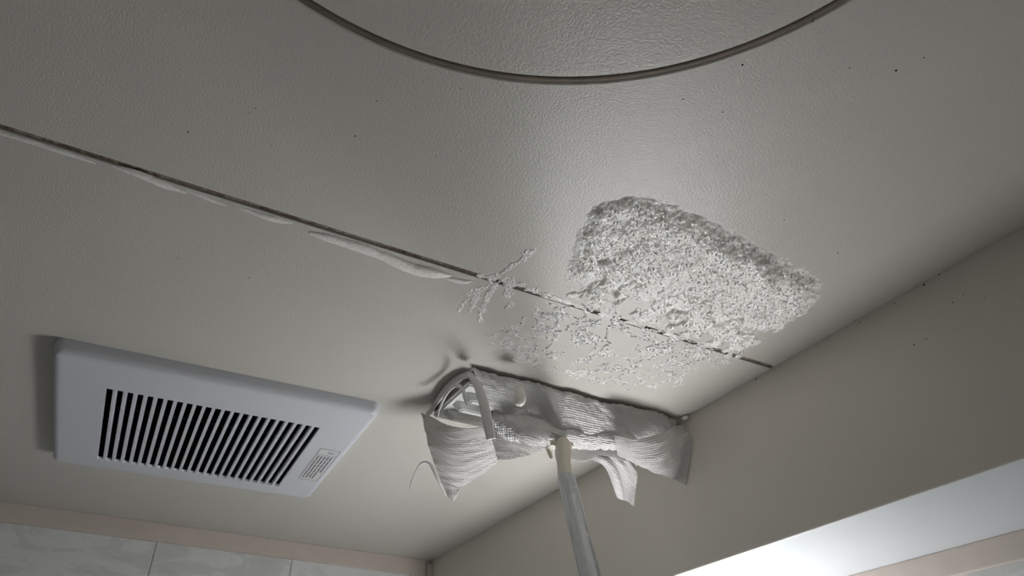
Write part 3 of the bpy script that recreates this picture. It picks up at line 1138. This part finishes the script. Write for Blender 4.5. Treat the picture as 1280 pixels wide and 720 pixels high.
# 2. layer folded over below the front roll
rows = [
    [col(616, 511, 0.793), col(640, 514, 0.790), col(668, 519, 0.788), col(698, 531, 0.786), col(730, 537, 0.786), col(765, 543, 0.786), col(800, 549, 0.786)],
    [col(617, 522, 0.788), col(636, 524, 0.784), col(668, 528, 0.782), col(698, 540, 0.778), col(730, 543, 0.780), col(765, 548, 0.780), col(796, 556, 0.782)],
    [col(618, 533, 0.794), col(640, 540, 0.786), col(668, 545, 0.786), col(697, 550, 0.784), col(730, 551, 0.786), col(765, 555, 0.786), col(790, 562, 0.790)],
    [col(620, 543, 0.808), col(645, 552, 0.798), col(670, 557, 0.798), col(694, 559, 0.803), col(724, 560, 0.803), col(765, 561, 0.803), col(786, 568, 0.806)],
    [col(622, 540, 0.833), col(646, 546, 0.830), col(670, 552, 0.830), col(694, 555, 0.830), col(724, 557, 0.830), col(765, 558, 0.830), col(784, 562, 0.830)],
]
patch('folded_layer', rows, nu=190, nv=80, wr=0.0028, ws=(60, 30), seed=2,
      wrinkle=lambda lu, lv: 0.0042 * (fbm((lv + lu * .35) * 140, lu * 22, 3, 3) - .5))
# 3. small turned-over corner on it
rows = [
    [col(630, 518, 0.782), col(650, 519, 0.778), col(668, 522, 0.776), col(690, 532, 0.776)],
    [col(634, 528, 0.778), col(653, 531, 0.773), col(672, 536, 0.772), col(690, 540, 0.774)],
    [col(643, 542, 0.780), col(656, 545, 0.775), col(672, 548, 0.775), col(684, 550, 0.778)],
    [col(650, 552, 0.786), col(659, 555, 0.782), col(670, 556, 0.783), col(679, 557, 0.786)],
]
patch('turned_corner', rows, nu=60, nv=50, wr=0.0010, ws=(90, 40), seed=3)
# 4. lower white layer behind, left of the pole
rows = [
    [col(612, 532, .815), col(634, 536, .812), col(660, 545, .810), col(690, 552, .810)],
    [col(615, 548, .816), col(638, 548, .812), col(662, 552, .810), col(690, 555, .810)],
    [col(619, 562, .818), col(640, 560, .815), col(664, 560, .813), col(688, 558, .812)],
    [col(622, 575, .822), col(645, 573, .820), col(666, 568, .818), col(686, 561, .816)],
]
patch('lower_layer', rows, 'cloth_thin', nu=80, nv=60, wr=0.0010, ws=(30, 60), seed=4, fray=0.0012,
      wrinkle=lambda lu, lv: 0.0030 * (fbm(lv * 230, lu * 20, 3, 13) - .5))
# 5. strip right of the pole
rows = [
    [col(708, 552, .815), col(735, 553, .812), col(765, 556, .810), col(790, 563, .808)],
    [col(710, 562, .812), col(735, 560, .808), col(760, 562, .806), col(786, 570, .804)],
    [col(713, 574, .812), col(730, 577, .810), col(752, 569, .808), col(782, 577, .806)],
]
patch('lower_layer', rows, 'cloth_thin', nu=70, nv=40, wr=0.0009, ws=(40, 40), seed=5)
# 6. tail hanging behind
rows = [
    [col(726, 570, .812), col(748, 561, .810), col(772, 566, .810), col(795, 575, .812)],
    [col(745, 577, .814), col(762, 574, .812), col(780, 578, .814), col(796, 586, .816)],
    [col(757, 586, .826), col(768, 588, .822), col(782, 590, .826), col(796, 600, .826)],
    [col(766, 605, .844), col(774, 606, .838), col(784, 606, .842), col(794, 614, .842)],
    [col(772, 620, .860), col(778, 625, .856), col(785, 627, .858), col(792, 632, .858)],
]
patch('hanging_tail', rows, nu=60, nv=70, wr=0.0013, ws=(60, 12), seed=6, fray=0.0006,
      wrinkle=lambda lu, lv: 0.0016 * np.sin(lu * 260 + lv * 40))
# 7. right flap against the bulkhead
rows = [
    [col(768, 544, 0.7560), col(796, 549, 0.7520), col(822, 543, 0.7490), col(842, 533, 0.7510), col(853, 531, 0.7555)],
    [col(769, 552, 0.7620), col(797, 556, 0.7570), col(824, 555, 0.7540), col(846, 547, 0.7560), col(862, 545, 0.7600)],
    [col(770, 559, 0.7710), col(798, 566, 0.7660), col(826, 570, 0.7630), col(848, 567, 0.7640), col(863, 565, 0.7680)],
    [col(771, 564, 0.7820), col(797, 574, 0.7760), col(826, 583, 0.7730), col(846, 586, 0.7740), col(860, 586, 0.7780)],
    [col(772, 569, 0.7930), col(796, 580, 0.7870), col(824, 592, 0.7840), col(842, 599, 0.7850), col(856, 606, 0.7880)],
]
patch('right_flap', rows, 'cloth_thin', nu=130, nv=90, wr=0.0024, ws=(34, 24), seed=7, fray=0.0005,
      wrinkle=lambda lu, lv: 0.0022 * (fbm(lv * 120 + lu * 20, lu * 25, 3, 9) - .5))
# 8. left flap hanging from the far edge, swinging back towards its hem
rows = [
    [col(527, 516, .885), col(541, 522, .872), col(556, 530, .858), col(578, 535, .842), col(600, 534, .832), col(617, 531, .826)],
    [col(531, 536, .886), col(546, 542, .874), col(562, 548, .864), col(582, 549, .854), col(604, 547, .846), col(620, 544, .840)],
    [col(537, 562, .894), col(552, 568, .886), col(567, 572, .880), col(586, 570, .872), col(606, 564, .864), col(621, 556, .856)],
    [col(546, 588, .906), col(559, 594, .902), col(572, 594, .898), col(589, 588, .890), col(607, 579, .880), col(622, 568, .870)],
    [col(556, 613, .918), col(567, 626, .918), col(574, 611, .912), col(590, 602, .904), col(607, 590, .892), col(622, 577, .880)],
]
patch('left_flap', rows, 'cloth_thin', nu=120, nv=110, wr=0.0022, ws=(14, 46), seed=8, fray=0.0010,
      wrinkle=lambda lu, lv: 0.0042 * (fbm((lv + lu * .25) * 110, lu * 9, 3, 11) - .5))
# 9. rolled hems round the open left end
tube('hem', [atY(586, 467, .752), atY(596, 480, .747), atY(604, 502, .745), atY(609, 524, .745), atY(614, 549, .748)], [.0055, .0060, .0068, .0072, .0066], 'cloth', cloth, 60, 12, 0.32, (1, 0, 0.1))
tube('hem', [atZ(587, 467, ZC - .006), atZ(575, 472, ZC - .007), atZ(560, 484, ZC - .008), atZ(548, 499, ZC - .008), atZ(540, 512, ZC - .009), atY(533, 519, .893)],
     [.0050, .0058, .0066, .0064, .0056, .0040], 'cloth', cloth, 60, 12, 0.32, (0, 0, 1))
# 10. torn threads
tube('torn_thread', [atX(547, 522, .356), atX(550, 509, .354), atX(559, 491, .351), atX(569, 482, .351), atX(578, 486, .353), atX(581, 499, .356), atX(585, 508, .360)],
     [.0012, .0026, .0030, .0026, .0024, .0016, .0009], 'cloth', cloth, 60, 10, 0.55)
tube('torn_thread', [atY(512, 612, .905), atY(517, 594, .905), atY(527, 579, .905), atY(538, 581, .905), atY(547, 598, .908), atY(555, 614, .914), atY(558, 621, .916)],
     [.0006, .0009, .0016, .0021, .0028, .0022, .0008], 'cloth', cloth, 60, 10, 0.6)
tube('torn_thread', [atY(568, 624, .916), atY(570, 618, .914), atY(574, 612, .912)], [.0006, .0012, .0010], 'cloth', cloth, 16, 8)

# ---- foam drop hanging in front of the wrap, and a blob in the corner
dp = [(0.0003, .0140), (0.0022, .0120), (0.0042, .0085), (0.0062, .0035), (0.0074, -.0015), (0.0076, -.0060), (0.0064, -.0105), (0.0040, -.0135), (0.0003, -.0148)]
q = atY(650, 494, .734)
drop = thing('foam_drop', tuple(q), 'teardrop of white foam hanging in front of the mop cloth', 'foam')
prof = crom(np.array(dp), 26)
lathe('drop_body', [(max(a, .0002), b) for a, b in prof], tuple(q), (0.05, 0, 1), 'foam', drop, 28)
bm = bmesh.new()
q = atY(855, 525, .748)
bmesh.ops.create_icosphere(bm, subdivisions=3, radius=0.0042, matrix=Matrix.Translation(Vector((XB - .0035, q[1] - .004, ZC - .0035))) @ Matrix.Diagonal((1, 1.4, .8, 1)))
tag(bm_obj('foam_fleck', bm, 'foam', None, True), 'tiny white foam fleck in the corner above the right end of the mop', 'foam', kind='stuff')

# ---- mould specks on the ceiling and along the bulkhead joint
bm = bmesh.new()


def speck(p, r):
    bmesh.ops.create_icosphere(bm, subdivisions=1, radius=r, matrix=Matrix.Translation(Vector(p)) @ Matrix.Diagonal((1, 1, 1, 1)))


for (px, py, r) in ((320, 135, .0007), (312, 141, .0006), (444, 170, .0008), (471, 126, .0006), (235, 165, .0008), (340, 182, .0007), (928, 81, .0009), (576, 111, .0006), (1016, 27, .0006),
                    (1120, 88, .0010), (854, 124, .0006), (1062, 85, .0006), (311, 347, .0009), (222, 323, .0008), (108, 282, .0006), (48, 228, .0006), (1047, 316, .0007), (980, 275, .0006),
                    (903, 140, .0006), (720, 44, .0005), (633, 35, .0005), (1155, 72, .0006), (600, 240, .0006), (545, 195, .0006)):
    speck(atZ(px, py), r)
for (px, py, r) in ((1155, 356, .0013), (1174, 343, .0008), (1118, 379, .0008), (1075, 403, .0008), (1183, 338, .0006), (1020, 433, .0006), (945, 474, .0012), (1143, 431, .0009), (1158, 424, .0007),
                    (1191, 378, .0007), (1204, 368, .0006), (1231, 373, .0006)):
    d = _ray(px, py)
    p = d * (XB / d[0])
    z = min(p[2] + CAMZ, ZC - .0002)
    speck((XB, p[1], z), r)
o = bm_obj('mould_specks', bm, 'mould', None, True)
tag(o, 'scattered tiny black mould specks on ceiling and bulkhead', 'mould', kind='stuff')
